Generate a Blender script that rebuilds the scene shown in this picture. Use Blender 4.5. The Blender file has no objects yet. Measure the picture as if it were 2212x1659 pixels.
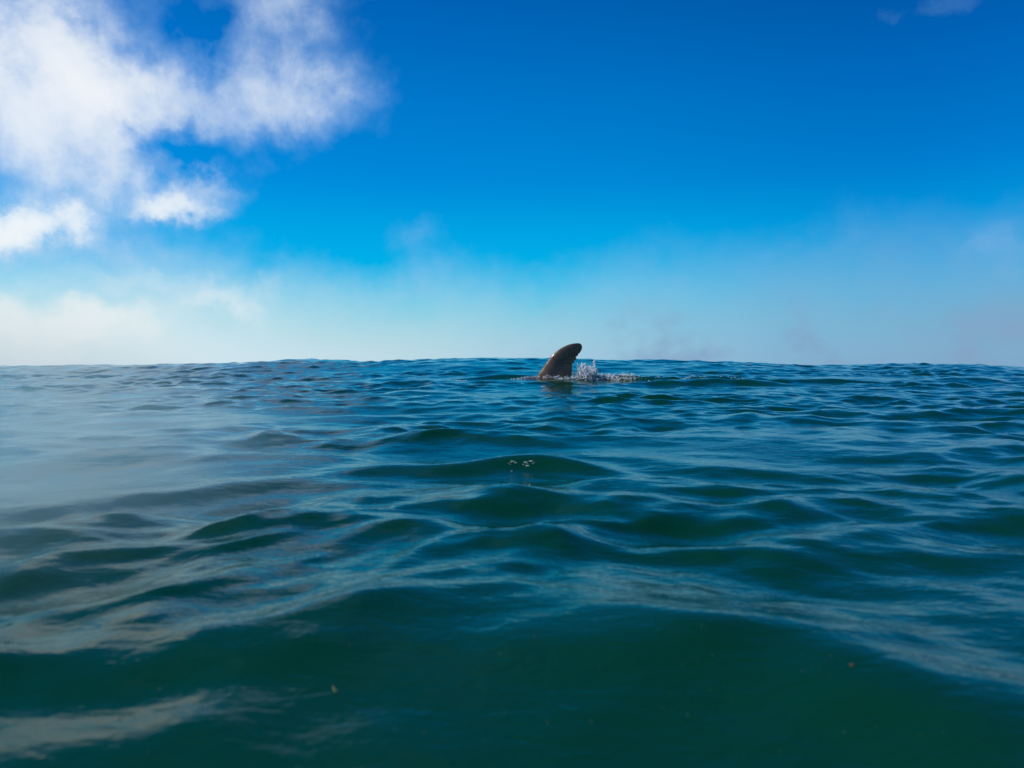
import bpy, bmesh, math, random
import numpy as np
from mathutils import Vector, Matrix

R = math.radians
rng = np.random.default_rng(11)
random.seed(5)
scene = bpy.context.scene
col = scene.collection

# ------------------------------------------------------------------ camera
CAM_H = 0.40
F_PX, HOR = 1580.0, 795.0          # focal length and horizon row for a 2212 x 1659 picture
cam_d = bpy.data.cameras.new('camera')
cam = bpy.data.objects.new('camera', cam_d)
col.objects.link(cam)
cam_d.sensor_width = 36.0
cam_d.lens = 36.0 * F_PX / 2212.0
cam.location = (0, 0, CAM_H)
cam.rotation_euler = (R(90 - math.degrees(math.atan((829.5 - HOR) / F_PX))), 0, 0)
cam_d.clip_start = 0.02
cam_d.clip_end = 20000
cam_d.dof.use_dof = True
cam_d.dof.focus_distance = 8.0
cam_d.dof.aperture_fstop = 4.0
scene.camera = cam

# ------------------------------------------------------------------ sun + sky
SUN_AZ, SUN_EL = -90.0, 48.0        # degrees; azimuth from +Y, negative = towards -X
sd = Vector((math.sin(R(SUN_AZ)) * math.cos(R(SUN_EL)), math.cos(R(SUN_AZ)) * math.cos(R(SUN_EL)), math.sin(R(SUN_EL))))
sun_d = bpy.data.lights.new('sun', 'SUN')
sun_d.energy = 3.6
sun_d.angle = R(0.55)
sun_d.color = (1.0, 0.94, 0.85)
sun = bpy.data.objects.new('sun', sun_d)
sun.rotation_euler = sd.to_track_quat('Z', 'Y').to_euler()
col.objects.link(sun)

scene.view_settings.view_transform = 'Standard'
scene.view_settings.look = 'None'
scene.view_settings.exposure = 0.0
scene.view_settings.gamma = 1.0
scene.view_settings.use_curve_mapping = False

world = bpy.data.worlds.new('World')
scene.world = world
world.use_nodes = True
wn, wl = world.node_tree.nodes, world.node_tree.links
wn.clear()


class Nodes:
    """small helper for building shader maths"""
    def __init__(self, tree):
        self.n, self.l = tree.nodes, tree.links

    def put(self, sock, v):
        if isinstance(v, bpy.types.NodeSocket):
            self.l.new(v, sock)
        else:
            sock.default_value = v

    def m(self, op, *a, clamp=False):
        nd = self.n.new('ShaderNodeMath'); nd.operation = op; nd.use_clamp = clamp
        for i, v in enumerate(a):
            self.put(nd.inputs[i], v)
        return nd.outputs[0]

    def vm(self, op, a, b=None, scale=None):
        nd = self.n.new('ShaderNodeVectorMath'); nd.operation = op
        self.put(nd.inputs[0], a)
        if b is not None:
            self.put(nd.inputs[1], b)
        if scale is not None:
            self.put(nd.inputs['Scale'], scale)
        return nd.outputs[0]

    def noise(self, vec, scale, detail=4, rough=0.5, dist=0.0, out=0):
        nd = self.n.new('ShaderNodeTexNoise')
        self.put(nd.inputs['Vector'], vec)
        nd.inputs['Scale'].default_value = scale
        nd.inputs['Detail'].default_value = detail
        nd.inputs['Roughness'].default_value = rough
        nd.inputs['Distortion'].default_value = dist
        return nd.outputs[out]

    def ramp(self, v, a, b, c=0.0, d=1.0, smooth=True):
        nd = self.n.new('ShaderNodeMapRange')
        nd.interpolation_type = 'SMOOTHSTEP' if smooth else 'LINEAR'
        self.put(nd.inputs['Value'], v)
        for k, x in (('From Min', a), ('From Max', b), ('To Min', c), ('To Max', d)):
            self.put(nd.inputs[k], x)
        return nd.outputs[0]

    def mix(self, fac, a, b, blend='MIX'):
        nd = self.n.new('ShaderNodeMix'); nd.data_type = 'RGBA'; nd.blend_type = blend
        nd.clamp_factor = True
        self.put(nd.inputs[0], fac)
        self.put(nd.inputs[6], a if isinstance(a, bpy.types.NodeSocket) else tuple(a) + (1,) * (4 - len(a)))
        self.put(nd.inputs[7], b if isinstance(b, bpy.types.NodeSocket) else tuple(b) + (1,) * (4 - len(b)))
        return nd.outputs[2]

    def cramp(self, v, stops):
        nd = self.n.new('ShaderNodeValToRGB')
        cr = nd.color_ramp
        while len(cr.elements) < len(stops):
            cr.elements.new(0.5)
        for e, (p, c) in zip(cr.elements, stops):
            e.position = p; e.color = tuple(c) + (1,)
        self.put(nd.inputs[0], v)
        return nd.outputs[0]


W = Nodes(world.node_tree)
tc = wn.new('ShaderNodeTexCoord')
D = W.vm('NORMALIZE', tc.outputs['Generated'])
sep = wn.new('ShaderNodeSeparateXYZ'); wl.new(D, sep.inputs[0])
dx, dy, dz = sep.outputs
az = W.m('MULTIPLY', W.m('ARCTAN2', dx, dy), 57.29578)
el = W.m('MULTIPLY', W.m('ARCSINE', dz), 57.29578)

sky = wn.new('ShaderNodeTexSky')
sky.sky_type = 'NISHITA'
sky.sun_disc = False
sky.sun_elevation = R(SUN_EL)
sky.sun_rotation = R(SUN_AZ)
sky.altitude = 0
sky.air_density = 1.0
sky.dust_density = 0.6
sky.ozone_density = 3.0
SKY_TINT = [(0.0, (0.02, 1.08, 1.30)), (0.06, (0.0, 1.10, 1.42)), (0.118, (0.0, 1.02, 1.46)), (0.155, (0.0, 0.84, 1.43)), (0.22, (0.0, 0.75, 1.40)),
            (0.30, (0.0, 0.56, 1.20)), (0.45, (0.0, 0.44, 1.02)), (1.0, (0.0, 0.34, 0.84))]
TINT_ON = True
SKYGAIN = 0.10
el01 = W.m('DIVIDE', el, 90.0)
skyc = sky.outputs[0]
if TINT_ON:
    skyc = W.mix(1.0, skyc, W.cramp(el01, SKY_TINT), 'MULTIPLY')
    skyc = W.mix(W.ramp(az, -34.0, 4.0, 0.75, 0.0), skyc, (0.8, 0.8, 0.85), 'MULTIPLY')
    skyc = W.mix(W.ramp(az, 6.0, 32.0), skyc, (0.9, 0.80, 0.90), 'MULTIPLY')

# --- clouds: drifting banks placed by compass bearing and height above the sea, frayed by noise
n1 = W.noise(D, 5.0, 6, 0.55, out=1)
n1 = W.vm('SUBTRACT', n1, (0.5, 0.5, 0.5))
n2 = W.noise(D, 16.0, 6, 0.6, out=1)
n2 = W.vm('SUBTRACT', n2, (0.5, 0.5, 0.5))
sw1 = wn.new('ShaderNodeSeparateXYZ'); wl.new(n1, sw1.inputs[0])
sw2 = wn.new('ShaderNodeSeparateXYZ'); wl.new(n2, sw2.inputs[0])
azw = W.m('ADD', az, W.m('ADD', W.m('MULTIPLY', sw1.outputs[0], 10.0), W.m('MULTIPLY', sw2.outputs[0], 6.0)))
elw = W.m('ADD', el, W.m('ADD', W.m('MULTIPLY', sw1.outputs[1], 8.0), W.m('MULTIPLY', sw2.outputs[1], 5.0)))


def ang(px, py):
    a = math.atan((px - 1106) / F_PX)
    e = math.atan((HOR - py) / F_PX * math.cos(a))
    return math.degrees(a), math.degrees(e)


def blob(px, py, rx, ry, amp, tilt=0.0):
    a0, e0 = ang(px, py)
    k = 57.3 / F_PX * math.cos(R(a0)) ** 1.5
    u = W.m('SUBTRACT', azw, a0); v = W.m('SUBTRACT', elw, e0)
    if tilt:
        c, s = math.cos(R(tilt)), math.sin(R(tilt))
        u, v = (W.m('ADD', W.m('MULTIPLY', u, c), W.m('MULTIPLY', v, s)),
                W.m('SUBTRACT', W.m('MULTIPLY', v, c), W.m('MULTIPLY', u, s)))
    u = W.m('DIVIDE', u, rx * k); v = W.m('DIVIDE', v, ry * k)
    q = W.m('ADD', W.m('MULTIPLY', u, u), W.m('MULTIPLY', v, v))
    return W.m('MULTIPLY', W.m('EXPONENT', W.m('MULTIPLY', q, -0.7)), amp)


BLOBS = [
    (115, 120, 110, 110, 1.7, 0), (200, 190, 75, 45, 0.5, 0), (40, 30, 120, 110, 0.40, 0), (220, 220, 100, 60, 0.40, 0), (90, 240, 130, 80, 0.40, 0),
    (330, 180, 110, 60, 0.36, -20), (410, 222, 150, 48, 0.52, -4), (570, 225, 130, 50, 0.50, 0), (620, 20, 75, 80, 0.72, 0), (600, 150, 80, 60, 0.26, 0),
    (670, 235, 90, 55, 0.46, 0), (600, 300, 60, 36, 0.36, 0), (330, 60, 80, 80, 0.20, 0), (460, 60, 90, 90, 0.12, 0),
    (90, 320, 120, 70, 0.85, 0), (220, 345, 60, 70, 0.34, 0), (110, 395, 90, 40, 0.34, 0),
    (350, 432, 85, 26, 1.5, 6), (440, 390, 70, 18, 0.40, 0), (300, 400, 70, 50, 0.22, 0), (15, 465, 75, 36, 2.2, 0), (130, 495, 120, 40, 0.36, 0),
    (330, 540, 220, 45, 0.20, 0),
    (915, 590, 60, 50, 0.17, 0),
    (2110, 545, 55, 60, 0.24, 0), (1850, 540, 70, 24, 0.10, 0), (1660, 545, 60, 30, 0.08, 0), (2040, 0, 60, 30, 0.10, 0), (1910, 40, 26, 16, 0.08, 0), (440, 70, 60, 50, -0.25, 0), (240, 425, 50, 26, -0.3, 0), (320, 305, 70, 35, -0.25, 0),
]
dens = None
for b in BLOBS:
    o = blob(*b)
    dens = o if dens is None else W.m('ADD', dens, o)
# fog bank lying on the horizon, thicker towards the sun
fogtop = W.m('ADD', W.ramp(az, -5.0, 30.0, 9.3, 11.8), W.m('ADD', W.m('MULTIPLY', sw1.outputs[2], 9.0), W.m('MULTIPLY', sw2.outputs[2], 3.5)))
fog = W.ramp(el, 0.0, fogtop, 1.0, 0.0)
fog = W.m('POWER', fog, 0.85)
leftness = W.ramp(az, -36.0, 12.0, 1.0, 0.0)
# scattered cloud everywhere the photograph does not look
away = W.ramp(W.m('ABSOLUTE', az), 44.0, 70.0)
high = W.m('MULTIPLY', W.ramp(el, 31.0, 44.0), W.ramp(az, -14.0, 6.0, 1.0, 0.0))
outside = W.m('MAXIMUM', away, high)
n3 = W.noise(D, 2.6, 8, 0.55, 0.3)
scat = W.ramp(n3, 0.50, 0.72, 0.0, 0.85)
dens = W.m('MAXIMUM', dens, W.m('MULTIPLY', scat, outside))
n4 = W.noise(D, 9.0, 8, 0.62, 0.4)
n5 = W.noise(D, 30.0, 6, 0.6, 0.1)
n4 = W.m('ADD', W.m('SUBTRACT', n4, 0.5), W.m('MULTIPLY', W.m('SUBTRACT', n5, 0.5), 0.45))
dens = W.m('ADD', dens, W.m('MULTIPLY', W.m('MULTIPLY', n4, 2.4), W.m('MINIMUM', dens, 0.7)))
cover = W.m('SUBTRACT', 1.0, W.m('EXPONENT', W.m('MULTIPLY', W.m('MAXIMUM', W.m('SUBTRACT', dens, 0.03), 0.0), -1.35)))
CLOUD = W.cramp(cover, [(0.0, (0.22, 0.50, 0.85)), (0.4, (0.39, 0.58, 0.86)), (0.66, (0.60, 0.73, 0.91)), (0.84, (0.84, 0.90, 0.95)), (1.0, (0.95, 0.965, 0.98))])
FOGC = W.cramp(W.ramp(az, -36.0, 36.0, smooth=False), [(0.0, (0.80, 0.85, 0.86)), (0.2, (0.66, 0.80, 0.88)), (0.42, (0.54, 0.70, 0.81)), (0.6, (0.39, 0.57, 0.76)), (0.78, (0.27, 0.45, 0.67)), (1.0, (0.25, 0.39, 0.60))])
wl_bg = W.mix(1.0, skyc, (SKYGAIN,) * 3, 'MULTIPLY')
c1 = W.mix(W.m('MULTIPLY', cover, 0.96), wl_bg, CLOUD)
fogd = W.m('MULTIPLY', fog, W.m('ADD', 0.86, W.m('MULTIPLY', leftness, 0.12)))
fogn = W.noise(W.vm('MULTIPLY', D, (1.0, 1.0, 1.3)), 9.0, 5, 0.55)
c2 = W.mix(fogd, c1, FOGC)
grey = W.m('MULTIPLY', W.ramp(fogn, 0.46, 0.66), W.m('MULTIPLY', W.ramp(el, 1.0, 6.5, 1.0, 0.0), W.ramp(az, -8.0, 18.0)))
c2 = W.mix(W.m('MULTIPLY', grey, 0.9), c2, (0.23, 0.36, 0.55))
low = None
for b in [(190, 685, 120, 34, 0.9, 0), (490, 628, 75, 26, 0.45, 12), (20, 660, 60, 40, 0.5, 0), (110, 740, 150, 30, 0.5, 0), (330, 600, 150, 20, 0.2, 0)]:
    o = blob(*b)
    low = o if low is None else W.m('ADD', low, o)
low = W.m('MULTIPLY', low, W.m('ADD', 1.0, W.m('MULTIPLY', n4, 2.0)))
c2 = W.mix(W.m('SUBTRACT', 1.0, W.m('EXPONENT', W.m('MULTIPLY', low, -1.3))), c2, (0.88, 0.90, 0.90))
bg = wn.new('ShaderNodeBackground')
bg.inputs['Strength'].default_value = 0.1
wl.new(W.mix(1.0, c2, (10.0, 10.0, 10.0), 'MULTIPLY'), bg.inputs['Color'])
wo = wn.new('ShaderNodeOutputWorld')
wl.new(bg.outputs[0], wo.inputs['Surface'])

scene.cycles.max_bounces = 8
scene.cycles.volume_bounces = 4
scene.cycles.transparent_max_bounces = 12
scene.cycles.use_denoising = True


# ------------------------------------------------------------------ helpers
def material(name):
    m = bpy.data.materials.new(name)
    m.use_nodes = True
    m.node_tree.nodes.clear()
    N = Nodes(m.node_tree)
    out = N.n.new('ShaderNodeOutputMaterial')
    return m, N, out


def principled(N, **kw):
    p = N.n.new('ShaderNodeBsdfPrincipled')
    for k, v in kw.items():
        k = k.replace('_', ' ')
        if isinstance(v, tuple) and len(v) == 3 and k == 'Base Color':
            v = v + (1,)
        N.put(p.inputs[k], v)
    return p


def link(name, me, mat=None, parent=None, smooth=True):
    o = bpy.data.objects.new(name, me)
    col.objects.link(o)
    if mat:
        me.materials.append(mat)
    if smooth:
        me.polygons.foreach_set('use_smooth', [True] * len(me.polygons))
    if parent:
        o.parent = parent
    return o


def tag(o, label=None, cat=None, kind=None, group=None):
    for k, v in (('label', label), ('category', cat), ('kind', kind), ('group', group)):
        if v:
            o[k] = v


def fast_mesh(name, verts, quads):
    me = bpy.data.meshes.new(name)
    nv, nq = len(verts), len(quads)
    me.vertices.add(nv)
    me.vertices.foreach_set('co', np.ascontiguousarray(verts, dtype=np.float32).ravel())
    k = quads.shape[1]
    me.loops.add(nq * k)
    me.loops.foreach_set('vertex_index', np.ascontiguousarray(quads, dtype=np.int32).ravel())
    me.polygons.add(nq)
    me.polygons.foreach_set('loop_start', np.arange(0, nq * k, k, dtype=np.int32))
    me.polygons.foreach_set('loop_total', np.full(nq, k, dtype=np.int32))
    me.update(calc_edges=True)
    return me


def interp(x, xs, ys):
    """smooth (monotone cubic) interpolation"""
    xs, ys = np.asarray(xs, float), np.asarray(ys, float)
    h = np.diff(xs); d = np.diff(ys) / h
    m = np.zeros_like(ys)
    for i in range(1, len(xs) - 1):
        if d[i - 1] * d[i] > 0:
            w1, w2 = 2 * h[i] + h[i - 1], h[i] + 2 * h[i - 1]
            m[i] = (w1 + w2) / (w1 / d[i - 1] + w2 / d[i])
    x = np.clip(x, xs[0], xs[-1])
    i = np.clip(np.searchsorted(xs, x) - 1, 0, len(xs) - 2)
    t = (x - xs[i]) / h[i]
    return ((2 * t ** 3 - 3 * t ** 2 + 1) * ys[i] + (t ** 3 - 2 * t ** 2 + t) * h[i] * m[i]
            + (-2 * t ** 3 + 3 * t ** 2) * ys[i + 1] + (t ** 3 - t ** 2) * h[i] * m[i + 1])


# ------------------------------------------------------------------ the sea surface
CREST_Y = 15.5
crest_px = [-1500, -600, 0, 200, 400, 560, 660, 720, 800, 900, 1000, 1060, 1150, 1300, 1406, 1556, 1671, 1756, 1881, 2006, 2106, 2212, 2800, 3700]
crest_row = [812, 797, 790, 788, 786, 781, 775, 776, 780, 777, 773, 771, 773, 776, 777, 781, 786, 788, 785, 784, 789, 793, 800, 812]
crest_x = [CREST_Y * (p - 1106) / F_PX for p in crest_px]
crest_z = [CAM_H + CREST_Y * (HOR - r) / F_PX - 0.012 for r in crest_row]


def swell(x, y):
    g = interp(y, [-30, 0, 2, 5, 8, 10, 12, 14, 15.5, 17, 20, 26, 40], [0, 0, 0.0, .09, .25, .41, .63, .90, 1.0, .9, .5, .1, 0])
    base = interp(x, crest_x, crest_z)
    sm = np.interp(x, [-26, -11, 0, 11, 26], [0.25, 0.44, 0.60, 0.44, 0.25])
    t = np.clip((y - 9) / 5, 0, 1); t = t * t * (3 - 2 * t)
    return g * (sm * (1 - t) + base * t)


def px2xy(px, row, z=None):
    """point on the swell that is seen at a picture position: used once to read positions off the photograph"""
    y = 3.0
    for _ in range(40):
        x = y * (px - 1106) / F_PX
        zz = float(swell(np.array([x]), np.array([y]))[0]) if z is None else z
        y = 0.5 * y + 0.5 * max(0.3, (CAM_H - zz) * F_PX / max(row - HOR, 4))
    return y * (px - 1106) / F_PX, y


# wavelets read off the photograph: px, row, half length m, half width m, height m, heading deg, lean
RIDGES = []
for px, row, L, Wd, Hh, hd, ln in [
    (1150, 1003, 0.20, 0.17, 0.050, 4, .5), (880, 1012, 0.34, 0.17, 0.040, -10, .5), (620, 1040, 0.30, 0.16, 0.035, -14, .4),
    (1210, 1090, 0.34, 0.22, 0.040, 6, .4), (1560, 1110, 0.30, 0.20, 0.030, 14, .3),
    (960, 945, 0.35, 0.22, 0.045, -4, .4), (900, 852, 0.50, 0.35, 0.06, -8, .4), (350, 1135, 0.30, 0.2, 0.03, -16, .3),
    (560, 985, 0.25, 0.2, 0.035, -12, .4), (2080, 893, 0.45, 0.3, 0.05, 6, .4), (1650, 905, 0.5, 0.28, 0.04, 5, .4),
    (1900, 985, 0.3, 0.22, 0.035, 10, .4), (1250, 985, 0.22, 0.2, 0.03, 0, .4), (1440, 1045, 0.3, 0.17, 0.035, 9, .4),
    (350, 1400, 0.16, 0.13, 0.022, -8, .2), (1350, 870, 0.5, 0.25, 0.035, 2, .4), (1990, 1105, 0.3, 0.2, 0.03, 14, .3),
]:
    x, y = px2xy(px, row)
    RIDGES.append((x, y, L, Wd, Hh * (0.95 if (px, row) == (1150, 1003) else 0.45), R(hd), ln))
RIDGES.append((0.22, 1.10, 0.24, 0.32, 0.034, R(6), .30))    # the dark wave face right in front
FIN_PX, FIN_Y = 1190, 10.0
FIN_X = FIN_Y * (FIN_PX - 1106) / F_PX
# crests close behind and before the dolphin
for dxx, yy, L, Wd, Hh, hd in [(2.1, 9.45, 0.75, 0.3, 0.07, 4), (-0.62, 10.35, 0.45, 0.18, 0.04, -6), (1.0, 10.15, 0.5, 0.16, 0.05, 3),
                               (2.3, 10.1, 0.5, 0.2, 0.05, 2), (3.6, 9.9, 0.55, 0.22, 0.06, 3)]:
    RIDGES.append((FIN_X + dxx, yy, L, Wd, Hh, R(hd), .3))


def ridges(x, y):
    z = np.zeros_like(x)
    for (x0, y0, L, Wd, Hh, a, ln) in RIDGES:
        c, s = math.cos(a), math.sin(a)
        near = (np.abs(x - x0) < 4 * L + .5) & (np.abs(y - y0) < 4 * (Wd + L * .4))
        if not near.any():
            continue
        X, Y = x[near] - x0, y[near] - y0
        u = c * X - s * Y; v = s * X + c * Y
        v = v + 0.25 * u * u / max(L, .2)         # crests bow
        v = np.where(v < 0, v * (1 + ln), v)      # steeper front towards -Y
        q = (v / Wd) ** 2
        z[near] += Hh * (1 - 0.9 * q) * np.exp(-0.75 * q) * np.exp(-0.5 * (u / L) ** 2)
    return z


# wind chop: many wavelets of every length, sorted by heading towards the viewer
NW = 230
lam = np.exp(rng.uniform(np.log(0.06), np.log(3.6), NW))
head = rng.normal(0, 0.90, NW) + np.where(rng.random(NW) < 0.3, 0.5, -0.12)
slope = np.interp(np.log(lam), np.log([0.06, 0.10, 0.2, 0.4, 0.9, 1.6, 3.6]), [0.022, 0.040, 0.090, 0.112, 0.062, 0.030, 0.018])
slope = slope * 0.80
amp = slope * lam / (2 * np.pi) * np.sqrt(2.0 / NW * 5.0)
ph = rng.uniform(0, 2 * np.pi, NW)
kx = 2 * np.pi / lam * np.sin(head)
ky = -2 * np.pi / lam * np.cos(head)
# slow patchiness, so that calm and ruffled water alternate
pk = rng.normal(0, 1.0, (6, 2)) * np.array([1.1, 1.9]); pp = rng.uniform(0, 6.28, 6)


def chop(x, y, spacing):
    z = np.zeros_like(x); ox = np.zeros_like(x); oy = np.zeros_like(x)
    patch = sum(np.sin(pk[i, 0] * x + pk[i, 1] * y + pp[i]) for i in range(6)) / 2.4
    patch = np.clip(1.0 + 0.55 * patch, 0.25, 2.1).astype(x.dtype)
    # a slow bend of the coordinates keeps crests from being straight
    wx = x + 0.05 * np.sin(2.1 * y + 0.7 * x) + 0.03 * np.sin(5.3 * y - 2.9 * x + 1.0)
    wy = y + 0.06 * np.sin(1.7 * x + 1.1 * y + 2.0) + 0.025 * np.sin(4.7 * x + 3.1 * y)
    for i in range(NW):
        fade = np.clip((lam[i] / spacing - 2.2) / 2.5, 0, 1)
        if not fade.any():
            continue
        a = amp[i] * fade
        if lam[i] < 0.6:
            a = a * patch
        t = kx[i] * wx + ky[i] * wy + ph[i]
        s, c = np.sin(t), np.cos(t)
        z += a * s
        q = 0.8 * a / np.hypot(kx[i], ky[i])
        ox += q * kx[i] * c
        oy += q * ky[i] * c
    return z, ox, oy


# the dolphin's upper back, over which the water drapes
BACK = dict(x=FIN_X + 0.02, y=FIN_Y)
WATER_FIN = float(swell(np.array([FIN_X]), np.array([FIN_Y]))[0])


def body_profile(s):
    """radius of the trunk along its length; s in 0 (snout) .. 1 (tail)"""
    return np.interp(s, [0, .03, .07, .10, .16, .25, .36, .45, .55, .65, .75, .84, .90, .93, 1.0],
                     [.03, .05, .07, .15, .24, .31, .345, .345, .32, .26, .19, .12, .075, .05, .03])


BODY_L = 2.9
S_FIN = 0.47                       # station of the fin's middle along the trunk
BACK_Z = WATER_FIN + 0.036


def body_axis_z(s):
    return BACK_Z - 0.345 - 0.50 * np.clip(np.abs(s - 0.44) - 0.02, 0, 1) ** 1.6


def drape(x, y):
    """height of the dolphin's back above (x, y), or far below where there is none"""
    s = (x - FIN_X) / BODY_L + S_FIN
    inside = (s > 0) & (s < 1)
    r = body_profile(np.clip(s, 0, 1))
    q = 1 - ((y - FIN_Y) / np.maximum(r, .01)) ** 2
    zz = np.where(inside & (q > 0), body_axis_z(s) + r * np.sqrt(np.maximum(q, 0)), -9.0)
    return zz


def sea_height(u, v, spacing):
    """position of the surface point whose rest position is (u, v)"""
    z, ox, oy = chop(u, v, spacing)
    z = z * np.clip(1.15 - 0.012 * np.hypot(u, v), 0.75, 1.15)
    d2 = np.exp(-((u - FIN_X) / 1.0) ** 2 - ((v - FIN_Y) / 0.5) ** 2)
    z = z * (1 - 0.55 * d2)
    z = z + swell(u, v) + ridges(u, v)
    far = np.clip((np.hypot(u, v) - 30) / 60, 0, 1)
    z = z - 0.15 * far
    return z, ox, oy


def surface_at(x, y):
    """water height above a world (x, y)"""
    x = np.atleast_1d(np.asarray(x, float)); y = np.atleast_1d(np.asarray(y, float))
    u, v = x.copy(), y.copy()
    sp = np.full_like(x, 0.02)
    for _ in range(4):
        z, ox, oy = sea_height(u, v, sp)
        u, v = x - ox, y - oy
    z, ox, oy = sea_height(u, v, sp)
    b = drape(x, y)
    return np.where(b > -5, np.maximum(z, np.minimum(b + 0.006, z + 0.05)), z)


# rings round the viewer's position, finer where the water is near and ahead; the sea goes on all round
th_dense = np.linspace(R(-43), R(43), 940)
th_back = np.linspace(R(43), R(317), 150)[1:-1]
th = np.concatenate([th_dense, th_back])
nr = 1010
rr = np.concatenate([[0.02, 0.1, 0.2, 0.3, 0.38], np.exp(np.linspace(math.log(0.44), math.log(34), nr - 90)), np.exp(np.linspace(math.log(34.5), math.log(6000), 85))])
nr, nt = len(rr), len(th)
RR, TT = np.meshgrid(rr, th, indexing='ij')
U = (RR * np.sin(TT)); V = (RR * np.cos(TT))
sp_r = np.gradient(rr)[:, None] * np.ones((1, nt))
sp_t = RR * np.where(np.abs(np.where(TT > math.pi, TT - 2 * math.pi, TT)) < R(44), th_dense[1] - th_dense[0], R(1.85))
SP = np.maximum(sp_r * 0.7, sp_t)
Uf, Vf, Sf = U.ravel(), V.ravel(), SP.ravel()
Z, OX, OY = sea_height(Uf, Vf, Sf)
X, Y = Uf + OX, Vf + OY
b = drape(X, Y)
film = np.zeros_like(Z)
has = b > -5
lifted = np.where(has, np.maximum(Z, np.minimum(b + 0.006, Z + 0.05)), Z)
depth = np.where(has, lifted - b, 1.0)
film = np.clip(1 - depth / 0.05, 0, 1)
Z = lifted
verts = np.stack([X, Y, Z], 1)
i0 = (np.arange(nr - 1)[:, None] * nt + np.arange(nt)[None, :])
i1 = (np.arange(nr - 1)[:, None] * nt + (np.arange(nt)[None, :] + 1) % nt)
quads = np.stack([i0, i0 + nt, i1 + nt, i1], -1).reshape(-1, 4)[:, ::-1]
sea_me = fast_mesh('sea', verts, quads)
at = sea_me.attributes.new('film', 'FLOAT', 'POINT')
at.data.foreach_set('value', film.astype(np.float32))

sea_mat, N, out = material('sea_water')
g = N.n.new('ShaderNodeNewGeometry')
P = g.outputs['Position']
r1 = N.noise(N.vm('MULTIPLY', P, (16, 30, 16)), 1.0, 3, 0.55, 0.6)
r2 = N.noise(N.vm('MULTIPLY', P, (45, 95, 45)), 1.0, 2, 0.5, 0.4)
pt = N.ramp(N.noise(N.vm('MULTIPLY', P, (0.9, 1.6, 0.9)), 1.0, 3, 0.55), 0.40, 0.66, 0.15, 1.0)
hgt = N.m('ADD', N.m('MULTIPLY', r1, 0.9), N.m('MULTIPLY', r2, N.m('MULTIPLY', pt, 0.35)))
bump = N.n.new('ShaderNodeBump')
bump.inputs['Strength'].default_value = 1.0
bump.inputs['Distance'].default_value = 0.0027
N.put(bump.inputs['Height'], hgt)
murk = N.noise(P, 1.3, 4, 0.5)
basec = N.mix(N.ramp(murk, 0.35, 0.65), (0.0008, 0.036, 0.0140), (0.0012, 0.040, 0.0190))
pw = principled(N, Base_Color=basec, Roughness=0.045, IOR=1.333)
N.put(pw.inputs['Normal'], bump.outputs[0])
tr = N.n.new('ShaderNodeBsdfTransparent'); tr.inputs[0].default_value = (0.80, 0.90, 0.92, 1)
gl = N.n.new('ShaderNodeBsdfGlossy'); gl.inputs['Roughness'].default_value = 0.05
N.put(gl.inputs['Normal'], bump.outputs[0])
fr = N.n.new('ShaderNodeFresnel'); fr.inputs['IOR'].default_value = 1.333
N.put(fr.inputs['Normal'], bump.outputs[0])
thin = N.n.new('ShaderNodeMixShader'); N.put(thin.inputs[0], fr.outputs[0]); N.put(thin.inputs[1], tr.outputs[0]); N.put(thin.inputs[2], gl.outputs[0])
fa = N.n.new('ShaderNodeAttribute'); fa.attribute_name = 'film'
mx = N.n.new('ShaderNodeMixShader')
N.put(mx.inputs[0], N.ramp(fa.outputs['Fac'], 0.0, 0.9)); N.put(mx.inputs[1], pw.outputs[0]); N.put(mx.inputs[2], thin.outputs[0])
N.l.new(mx.outputs[0], out.inputs['Surface'])
sea = link('sea', sea_me, sea_mat)
sea['kind'] = 'structure'

# ------------------------------------------------------------------ the dolphin
CROP = 220.0 / 2212.0 * (2212.0 / 2500.0) / F_PX * FIN_Y      # metres per pixel of the enlarged photograph


def cx(u):      # enlarged-photo column -> metres, measured from the fin's middle
    return (u - 0.0) * CROP + ((1270 * 2212 / 2500.0) - 1106) / F_PX * FIN_Y


def cz(v):
    row = (820 + v * 140.0 / 1408.0) * 2212 / 2500.0
    return CAM_H + (HOR - row) / F_PX * FIN_Y


lead = [(300, 1130), (400, 1010), (440, 930), (500, 850), (560, 770), (620, 680), (680, 600), (740, 520), (800, 455), (880, 385), (960, 325), (1050, 275), (1150, 225), (1250, 195), (1350, 181), (1420, 178)]
trail = [(1250, 1130), (1262, 985), (1270, 920), (1280, 850), (1278, 770), (1284, 710), (1276, 690), (1322, 664), (1346, 640), (1318, 612), (1366, 590), (1396, 552), (1364, 520), (1412, 492), (1432, 462), (1420, 445), (1455, 438), (1482, 400), (1515, 350), (1530, 290), (1522, 238), (1492, 198), (1455, 180)]
lz = np.array([cz(v) for _, v in lead]); lx = np.array([cx(u) for u, _ in lead])
tz = np.array([cz(v) for _, v in trail]); tx = np.array([cx(u) for u, _ in trail])
ztop = cz(177.5); zbot = cz(1130)
levels = ztop - (ztop - zbot) * np.linspace(0.002, 1, 90) ** 1.5
levels = levels[::-1]
bm = bmesh.new()
prev = None
NC = 20
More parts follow.
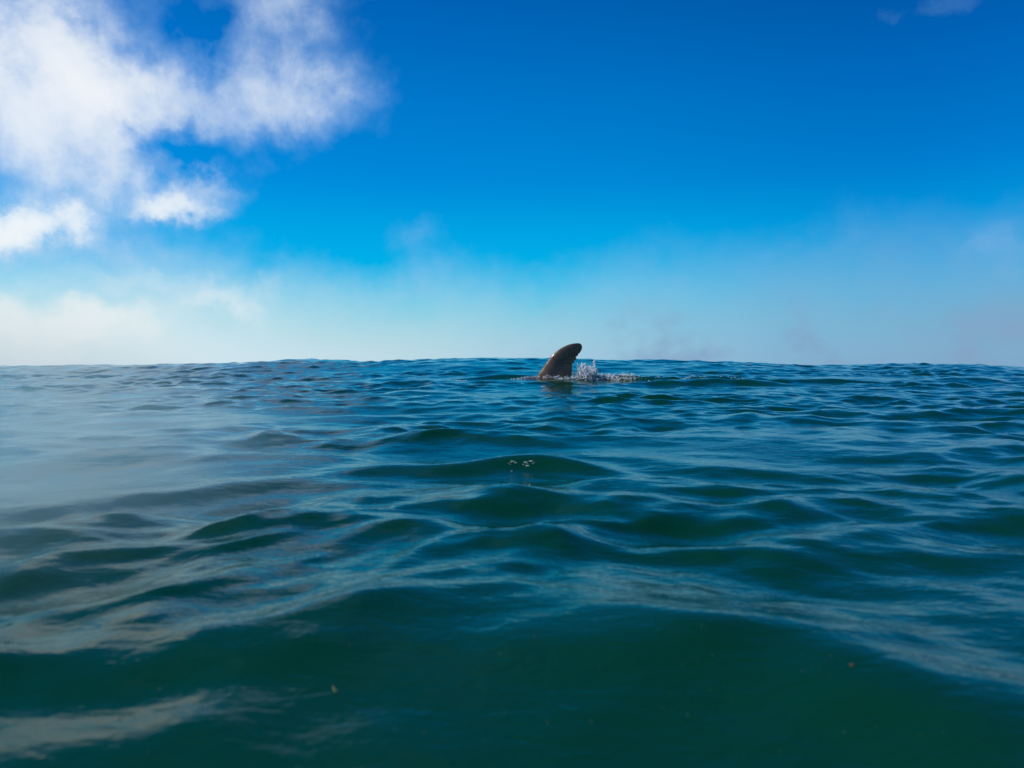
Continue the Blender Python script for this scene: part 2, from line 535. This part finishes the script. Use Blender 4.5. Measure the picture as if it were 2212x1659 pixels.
for z in levels:
    xl = float(np.interp(z, lz, lx)); xt = float(np.interp(z, tz, tx))
    if xt - xl < 0.004:
        xm = .5 * (xl + xt); xl, xt = xm - .002, xm + .002
    c = xt - xl
    hrel = (ztop - z) / (ztop - zbot)
    th_ = 0.030 + 0.125 * hrel ** 0.8
    th_ = min(th_, c * 0.34)
    ring = []
    ring_pts = []
    for k in range(NC + 1):
        t = 0.5 * (1 - math.cos(math.pi * k / NC))
        y_ = 5 * th_ * (0.2969 * math.sqrt(t) - 0.126 * t - 0.3516 * t * t + 0.2843 * t ** 3 - 0.1015 * t ** 4) * 0.5 * 2
        y_ = max(y_, 0.0025 if 0 < k else 0.0)
        ring_pts.append((xl + c * t, y_))
    for (x_, y_) in ring_pts:
        ring.append(bm.verts.new((x_, FIN_Y - y_, z)))
    for (x_, y_) in ring_pts[-1:0:-1]:
        ring.append(bm.verts.new((x_, FIN_Y + y_, z)))
    if prev:
        n = len(ring)
        for k in range(n):
            bm.faces.new((prev[k], prev[(k + 1) % n], ring[(k + 1) % n], ring[k]))
    else:
        bm.faces.new(ring[::-1])
    prev = ring
bm.faces.new(prev)
# trunk
NS, NR = 90, 36
prev = None
for i in range(NS + 1):
    s = i / NS
    xx = FIN_X + (s - S_FIN) * BODY_L
    r = float(body_profile(s)); zc = float(body_axis_z(np.array(s)))
    narrow = np.interp(s, [0, .7, .86, 1], [1, .95, .55, .5])
    ring = [bm.verts.new((xx, FIN_Y + r * narrow * math.cos(2 * math.pi * k / NR), zc + r * math.sin(2 * math.pi * k / NR))) for k in range(NR)]
    if prev:
        for k in range(NR):
            bm.faces.new((prev[k], prev[(k + 1) % NR], ring[(k + 1) % NR], ring[k]))
    else:
        bm.faces.new(ring[::-1])
    prev = ring
bm.faces.new(prev)


def blade(base, tip, c0, c1, thick, nrm):
    """a tapered rounded paddle from base to tip (flippers and flukes)"""
    base, tip = Vector(base), Vector(tip)
    ax = (tip - base); nrm = Vector(nrm).normalized(); ch = ax.normalized().cross(nrm)
    prev = None
    for i in range(13):
        t = i / 12
        c = (c0 * (1 - t) + c1 * t) * math.sqrt(max(1 - t ** 6, .01))
        o = base + ax * t + Vector((0.30 * ax.length * t * t, 0, 0))
        ring = []
        for k in range(14):
            a = 2 * math.pi * k / 14
            ring.append(bm.verts.new(o + ch * (c * .5 * math.cos(a)) + nrm * (thick * (1 - .6 * t) * .5 * math.sin(a))))
        if prev:
            for k in range(14):
                bm.faces.new((prev[k], prev[(k + 1) % 14], ring[(k + 1) % 14], ring[k]))
        else:
            bm.faces.new(ring[::-1])
        prev = ring
    bm.faces.new(prev)


xf = FIN_X + (0.24 - S_FIN) * BODY_L; zf = float(body_axis_z(np.array(0.24)))
for sgn in (-1, 1):
    blade((xf, FIN_Y + sgn * .16, zf - .14), (xf + .16, FIN_Y + sgn * .48, zf - .36), .20, .07, .06, (0, -sgn * .55, .8))
    xt_ = FIN_X + (0.985 - S_FIN) * BODY_L; zt_ = float(body_axis_z(np.array(0.985)))
    blade((xt_ - .06, FIN_Y, zt_), (xt_ + .04, FIN_Y + sgn * .36, zt_), .22, .06, .035, (0, 0, 1))
bmesh.ops.recalc_face_normals(bm, faces=bm.faces)
raw = bpy.data.meshes.new('dolphin_raw')
bm.to_mesh(raw); bm.free()
tmp = bpy.data.objects.new('dolphin_raw', raw)
col.objects.link(tmp)
rm = tmp.modifiers.new('remesh', 'REMESH'); rm.mode = 'VOXEL'; rm.voxel_size = 0.006; rm.use_smooth_shade = True
sm = tmp.modifiers.new('smooth', 'SMOOTH'); sm.factor = 0.5; sm.iterations = 2
dg = bpy.context.evaluated_depsgraph_get()
dol_me = bpy.data.meshes.new_from_object(tmp.evaluated_get(dg))
bpy.data.objects.remove(tmp); bpy.data.meshes.remove(raw)
dol_me.name = 'dolphin'
origin = Vector((FIN_X, FIN_Y, BACK_Z - 0.57))
dol_me.transform(Matrix.Translation(-origin))

skin, N, out = material('wet_dolphin_skin')
tcn = N.n.new('ShaderNodeTexCoord')
q1 = N.noise(tcn.outputs['Object'], 9.0, 6, 0.6, 0.5)
q2 = N.noise(N.vm('MULTIPLY', tcn.outputs['Object'], (60, 60, 25)), 1.0, 4, 0.6)
scr = N.n.new('ShaderNodeTexWave'); scr.wave_type = 'BANDS'
N.put(scr.inputs['Vector'], N.vm('MULTIPLY', tcn.outputs['Object'], (1, 1, 0.45)))
scr.inputs['Scale'].default_value = 9; scr.inputs['Distortion'].default_value = 9; scr.inputs['Detail'].default_value = 3
c = N.mix(N.ramp(q1, 0.3, 0.7), (0.080, 0.049, 0.033), (0.150, 0.096, 0.064))
c = N.mix(N.m('MULTIPLY', N.ramp(q2, 0.5, 0.75), 0.22), c, (0.24, 0.165, 0.115))
c = N.mix(N.m('MULTIPLY', N.ramp(scr.outputs['Fac'], 0.88, 0.98), 0.25), c, (0.30, 0.22, 0.16))
bp = N.n.new('ShaderNodeBump'); bp.inputs['Strength'].default_value = 0.35; bp.inputs['Distance'].default_value = 0.0025
N.put(bp.inputs['Height'], N.m('ADD', N.m('MULTIPLY', q2, 0.4), N.m('MULTIPLY', q1, 2.0)))
ps = principled(N, Base_Color=c, Roughness=N.ramp(q2, 0.3, 0.7, 0.26, 0.38), IOR=1.36)
ps.inputs['Specular IOR Level'].default_value = 0.40
ps.inputs['Coat Weight'].default_value = 0.30
ps.inputs['Coat IOR'].default_value = 1.34
ps.inputs['Coat Roughness'].default_value = 0.12
N.put(ps.inputs['Normal'], bp.outputs[0])
N.l.new(ps.outputs[0], out.inputs['Surface'])
dolphin = link('dolphin', dol_me, skin)
dolphin.location = origin
tag(dolphin, 'dark brown dolphin with its curved notched dorsal fin raised out of the water', 'dolphin')

# ------------------------------------------------------------------ splash, foam, flecks
white, N, out = material('white_water')
tcn = N.n.new('ShaderNodeTexCoord')
nz = N.noise(tcn.outputs['Object'], 40, 3, 0.5)
pw_ = principled(N, Base_Color=N.mix(N.ramp(nz, .35, .65), (0.86, 0.90, 0.92), (0.95, 0.96, 0.97)), Roughness=0.25, IOR=1.333)
tl = N.n.new('ShaderNodeBsdfTranslucent'); tl.inputs[0].default_value = (0.88, 0.92, 0.92, 1)
m1 = N.n.new('ShaderNodeMixShader'); m1.inputs[0].default_value = 0.38
N.l.new(pw_.outputs[0], m1.inputs[1]); N.l.new(tl.outputs[0], m1.inputs[2])
N.l.new(m1.outputs[0], out.inputs['Surface'])

ico = bmesh.new(); bmesh.ops.create_icosphere(ico, subdivisions=1, radius=1.0)
ICO_V = np.array([v.co[:] for v in ico.verts]); ICO_F = np.array([[v.index for v in f.verts] for f in ico.faces]); ico.free()


def drops(items):
    """items: (centre, radii xyz, axis) -> vertices, faces of many small drops"""
    vs, fs = [], []
    for n, (c, r, ax) in enumerate(items):
        ax = Vector(ax); ax = ax.normalized() if ax.length > 1e-6 else Vector((0, 0, 1))
        M = np.array(ax.to_track_quat('Z', 'Y').to_matrix())
        p = (ICO_V * np.array(r)) @ M.T + np.array(c)
        vs.append(p); fs.append(ICO_F + n * len(ICO_V))
    return np.concatenate(vs), np.concatenate(fs)


def wz(x, y):
    return float(surface_at(x, y)[0])


sx0, sx1 = cx(1285), cx(1860)
szb = cz(1035)
root = bpy.data.objects.new('splash', None)
col.objects.link(root)
root.location = (cx(1560), FIN_Y + .02, szb)
tag(root, 'white splash thrown up just behind the dolphin fin', 'splash')


def to_root(v):
    return v - np.array(root.location)


# thin torn sheets of water rising and curling to the right
vs, fs, off = [], [], 0
for (u0, v0, wpx, hpx, leanpx) in [(1430, 1030, 150, 250, -60), (1500, 1035, 120, 330, 10), (1560, 1035, 130, 300, 40), (1640, 1035, 130, 260, 70),
                                   (1720, 1040, 120, 300, 110), (1760, 1040, 80, 320, 95), (1400, 1030, 90, 160, -20), (1580, 1035, 330, 130, 30)]:
    nu, nv = 34, 26
    s1, s2 = random.uniform(0, 9), random.uniform(0, 9)
    y0 = FIN_Y + random.uniform(-.08, .10)
    grid = {}
    for i in range(nu + 1):
        for j in range(nv + 1):
            u, v = i / nu - .5, j / nv
            n_ = math.sin(13 * u + s1 + 3 * v) * .5 + math.sin(29 * u + s2 - 5 * v) * .3 + math.sin(47 * u * (1 + v) + s1) * .3
            top = hpx * (0.72 + .28 * math.sin(11 * u + s2) * math.sin(27 * u + s1))
            px = u0 + wpx * u * (1 + .5 * v) + leanpx * v ** 1.5 + 14 * n_ * v
            x_ = cx(px); z_ = szb - .03 + (cz(v0 - v * top) - szb)
            y_ = y0 + .12 * u + .05 * math.sin(6 * v + s1) + .02 * n_
            hole = math.sin(19 * u + 9 * v + s1) * math.sin(15 * v - 23 * u + s2) + .45 * math.sin(53 * u - 21 * v + s1)
            if hole > .85 - .95 * v:
                continue
            grid[i, j] = len(vs); vs.append((x_, y_, z_))
    for i in range(nu):
        for j in range(nv):
            k = [(i, j), (i + 1, j), (i + 1, j + 1), (i, j + 1)]
            if all(q in grid for q in k):
                fs.append([grid[q] for q in k])
vs = np.array(vs); fs = np.array(fs)
sheet_me = fast_mesh('water_sheet', to_root(vs), fs)
sheet = link('water_sheet', sheet_me, white, root)
sd_ = sheet.modifiers.new('thickness', 'SOLIDIFY'); sd_.thickness = 0.006
# drops and short strands flung from the sheets
items = []
SPIKES = [(1420, 720), (1520, 690), (1570, 690), (1640, 760), (1700, 760), (1850, 705), (1830, 800), (1480, 800), (1380, 880)]
for k in range(420):
    q_ = random.choice(SPIKES); t = random.random() ** .8
    px = 1560 + (q_[0] - 1560) * t + random.gauss(0, 22) + 120 * (1 - t) * random.uniform(-1, 1)
    top = 1020 + (q_[1] - 1020) * t ** .9 + random.gauss(0, 16)
    if random.random() < .06:
        top -= random.uniform(10, 70)
    x_, z_ = cx(px), cz(top)
    y_ = FIN_Y + random.gauss(.02, .08)
    d = Vector((x_ - cx(1480), random.uniform(-.1, .1), (z_ - szb) + .05))
    r = random.choice((.003, .004, .005, .006, .009)) * random.uniform(.7, 1.3)
    items.append(((x_, y_, z_), (r, r, r * random.choice((1, 1.5, 3, 5))), d))
v_, f_ = drops(items)
dm = fast_mesh('spray_drops', to_root(v_), f_)
dr = link('spray_drops', dm, white, root); dr['kind'] = 'stuff'

# foam: bubbles heaped along the dolphin's wake and round the fin's foot
items = []


def heap(u0, u1, n, yc, spread, lift, rmax):
    for k in range(n):
        px = random.uniform(u0, u1)
        x_ = (px - 1106) / F_PX * FIN_Y
        y_ = yc + random.gauss(0, spread)
        r = rmax * random.uniform(.3, 1.0)
        items.append(((x_, y_, wz_cache(x_, y_) + lift * random.random() ** 2 + r * .2), (r * random.uniform(.8, 1.8), r, r * random.uniform(.5, .9)), (random.gauss(0, .3), random.gauss(0, .3), 1)))


def wz_cache(x, y):
    return wz(x, y)


heap(1172, 1250, 130, FIN_Y - .07, .035, .035, .010)
heap(1100, 1172, 45, FIN_Y - .03, .05, .012, .008)
heap(985, 1010, 40, FIN_Y - .15, .04, .006, .007)
heap(1240, 1300, 200, FIN_Y, .06, .03, .011)
heap(1300, 1345, 220, FIN_Y + .05, .05, .03, .011)
heap(1345, 1375, 150, FIN_Y + .08, .05, .03, .009)
heap(1375, 1480, 60, FIN_Y + .05, .06, .012, .007)
heap(1480, 1530, 30, FIN_Y + .05, .06, .02, .007)
heap(1555, 1610, 26, FIN_Y, .05, .015, .007)
v_, f_ = drops(items)
foam = link('wake_foam', fast_mesh('wake_foam', v_, f_), white)
foam['kind'] = 'stuff'


def px_on_sea(px, row):
    """walk along the line of sight until it meets the water"""
    dirv = np.array([(px - 1106) / F_PX, 1.0, (HOR - row) / F_PX])
    ys = np.linspace(.4, 4, 500)
    zz = surface_at(ys * dirv[0], ys)
    k = np.argmax(CAM_H + ys * dirv[2] < zz)
    return Vector((ys[k] * dirv[0], ys[k], zz[k]))


items = []  # white flecks added on the mid-water crest to imitate sun glints
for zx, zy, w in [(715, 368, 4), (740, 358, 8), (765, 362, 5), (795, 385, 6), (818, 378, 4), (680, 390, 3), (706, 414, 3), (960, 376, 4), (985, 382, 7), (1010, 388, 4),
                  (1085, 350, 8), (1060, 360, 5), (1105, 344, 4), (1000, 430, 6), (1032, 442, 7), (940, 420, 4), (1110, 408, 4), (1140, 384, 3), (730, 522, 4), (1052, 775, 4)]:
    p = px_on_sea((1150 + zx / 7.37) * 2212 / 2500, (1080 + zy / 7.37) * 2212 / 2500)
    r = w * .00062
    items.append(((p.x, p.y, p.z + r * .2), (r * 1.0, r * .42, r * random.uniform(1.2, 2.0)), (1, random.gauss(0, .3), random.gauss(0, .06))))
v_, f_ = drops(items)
glints = link('crest_glints', fast_mesh('crest_glints', v_, f_), white)
glints['kind'] = 'stuff'
fleck, N, out = material('pale_fleck')
pf = principled(N, Base_Color=(0.10, 0.17, 0.10), Roughness=0.6); N.l.new(pf.outputs[0], out.inputs['Surface'])
items = []
for k in range(75):
    px, row = random.uniform(150, 2150), 1180 + 470 * random.random() ** .6
    p = px_on_sea(px, row)
    r = random.uniform(.00025, .0006)
    items.append(((p.x, p.y, p.z + r), (r, r, r * random.choice((1, 2, 4))), (random.gauss(0, 1), random.gauss(0, 1), .6)))
v_, f_ = drops(items)
pl = link('plankton_flecks', fast_mesh('plankton_flecks', v_, f_), fleck)
pl['kind'] = 'stuff'

weed_m, N, out = material('seaweed_green')
tcn = N.n.new('ShaderNodeTexCoord')
pf = principled(N, Base_Color=N.mix(N.ramp(N.noise(tcn.outputs['Object'], 300, 2), .4, .6), (0.12, 0.16, 0.07), (0.24, 0.30, 0.09)), Roughness=0.4)
N.l.new(pf.outputs[0], out.inputs['Surface'])


def weed(name, px, row, pts, wid, mat):
    """a thin bent blade floating flat on the water"""
    p0 = px_on_sea(px, row)
    bm = bmesh.new(); prev = None
    for i, (x, y) in enumerate(pts):
        z = wz(p0.x + x, p0.y + y) - p0.z + .0012
        w = wid * math.sin(math.pi * (i + .6) / (len(pts) + .2))
        q = [bm.verts.new((x - w, y, z)), bm.verts.new((x, y, z + .0012)), bm.verts.new((x + w, y, z)), bm.verts.new((x, y, z - .0008))]
        if prev:
            for k in range(4):
                bm.faces.new((prev[k], prev[(k + 1) % 4], q[(k + 1) % 4], q[k]))
        else:
            bm.faces.new(q[::-1])
        prev = q
    bm.faces.new(prev)
    bmesh.ops.recalc_face_normals(bm, faces=bm.faces)
    me = bpy.data.meshes.new(name); bm.to_mesh(me); bm.free()
    o = link(name, me, mat); o.location = p0
    return o


o = weed('seaweed_fragment', 719, 1503, [(-.004, .008), (-.003, .006), (-.001, .002), (.001, -.002), (.0025, -.005), (.0035, -.003), (.004, 0)], .0011, weed_m)
tag(o, 'tiny pale green bent seaweed scrap floating on the dark green near water', 'seaweed')

red_m, N, out = material('reddish_speck')
pf = principled(N, Base_Color=(0.16, 0.05, 0.035), Roughness=0.6); N.l.new(pf.outputs[0], out.inputs['Surface'])
o = weed('leaf_fragment', 1848, 1447, [(-.002, .0025), (-.001, .0012), (0, 0), (.001, -.0012)], .002, red_m)
tag(o, 'tiny reddish speck of leaf adrift on the dark water', 'leaf')

# ------------------------------------------------------------------ hazy volume added on the left to imitate a pale lens veil
veil_m, N, out = material('veil_haze')
tcn = N.n.new('ShaderNodeTexCoord')
ob = tcn.outputs['Object']
ln = N.vm('LENGTH', ob)
vl = [n for n in N.n if n.type == 'VECT_MATH'][-1].outputs['Value']
fall = N.ramp(vl, 0.0, 1.0, 1.0, 0.0)
nz = N.ramp(N.noise(ob, 1.6, 3, 0.5), 0.30, 0.70, 0.45, 1.0)
pv = N.n.new('ShaderNodeVolumePrincipled')
pv.inputs['Color'].default_value = (0.62, 0.92, 0.94, 1)
N.put(pv.inputs['Density'], N.m('MULTIPLY', N.m('MULTIPLY', fall, nz), 1.25))
N.l.new(pv.outputs[0], out.inputs['Volume'])
bm = bmesh.new(); bmesh.ops.create_icosphere(bm, subdivisions=4, radius=1.0)
me = bpy.data.meshes.new('lens_veil'); bm.to_mesh(me); bm.free()
lens_veil = link('lens_veil', me, veil_m)
lens_veil.location = (-1.85, 2.05, 0.06)
lens_veil.scale = (1.38, 1.9, 0.66)
lens_veil['kind'] = 'stuff'
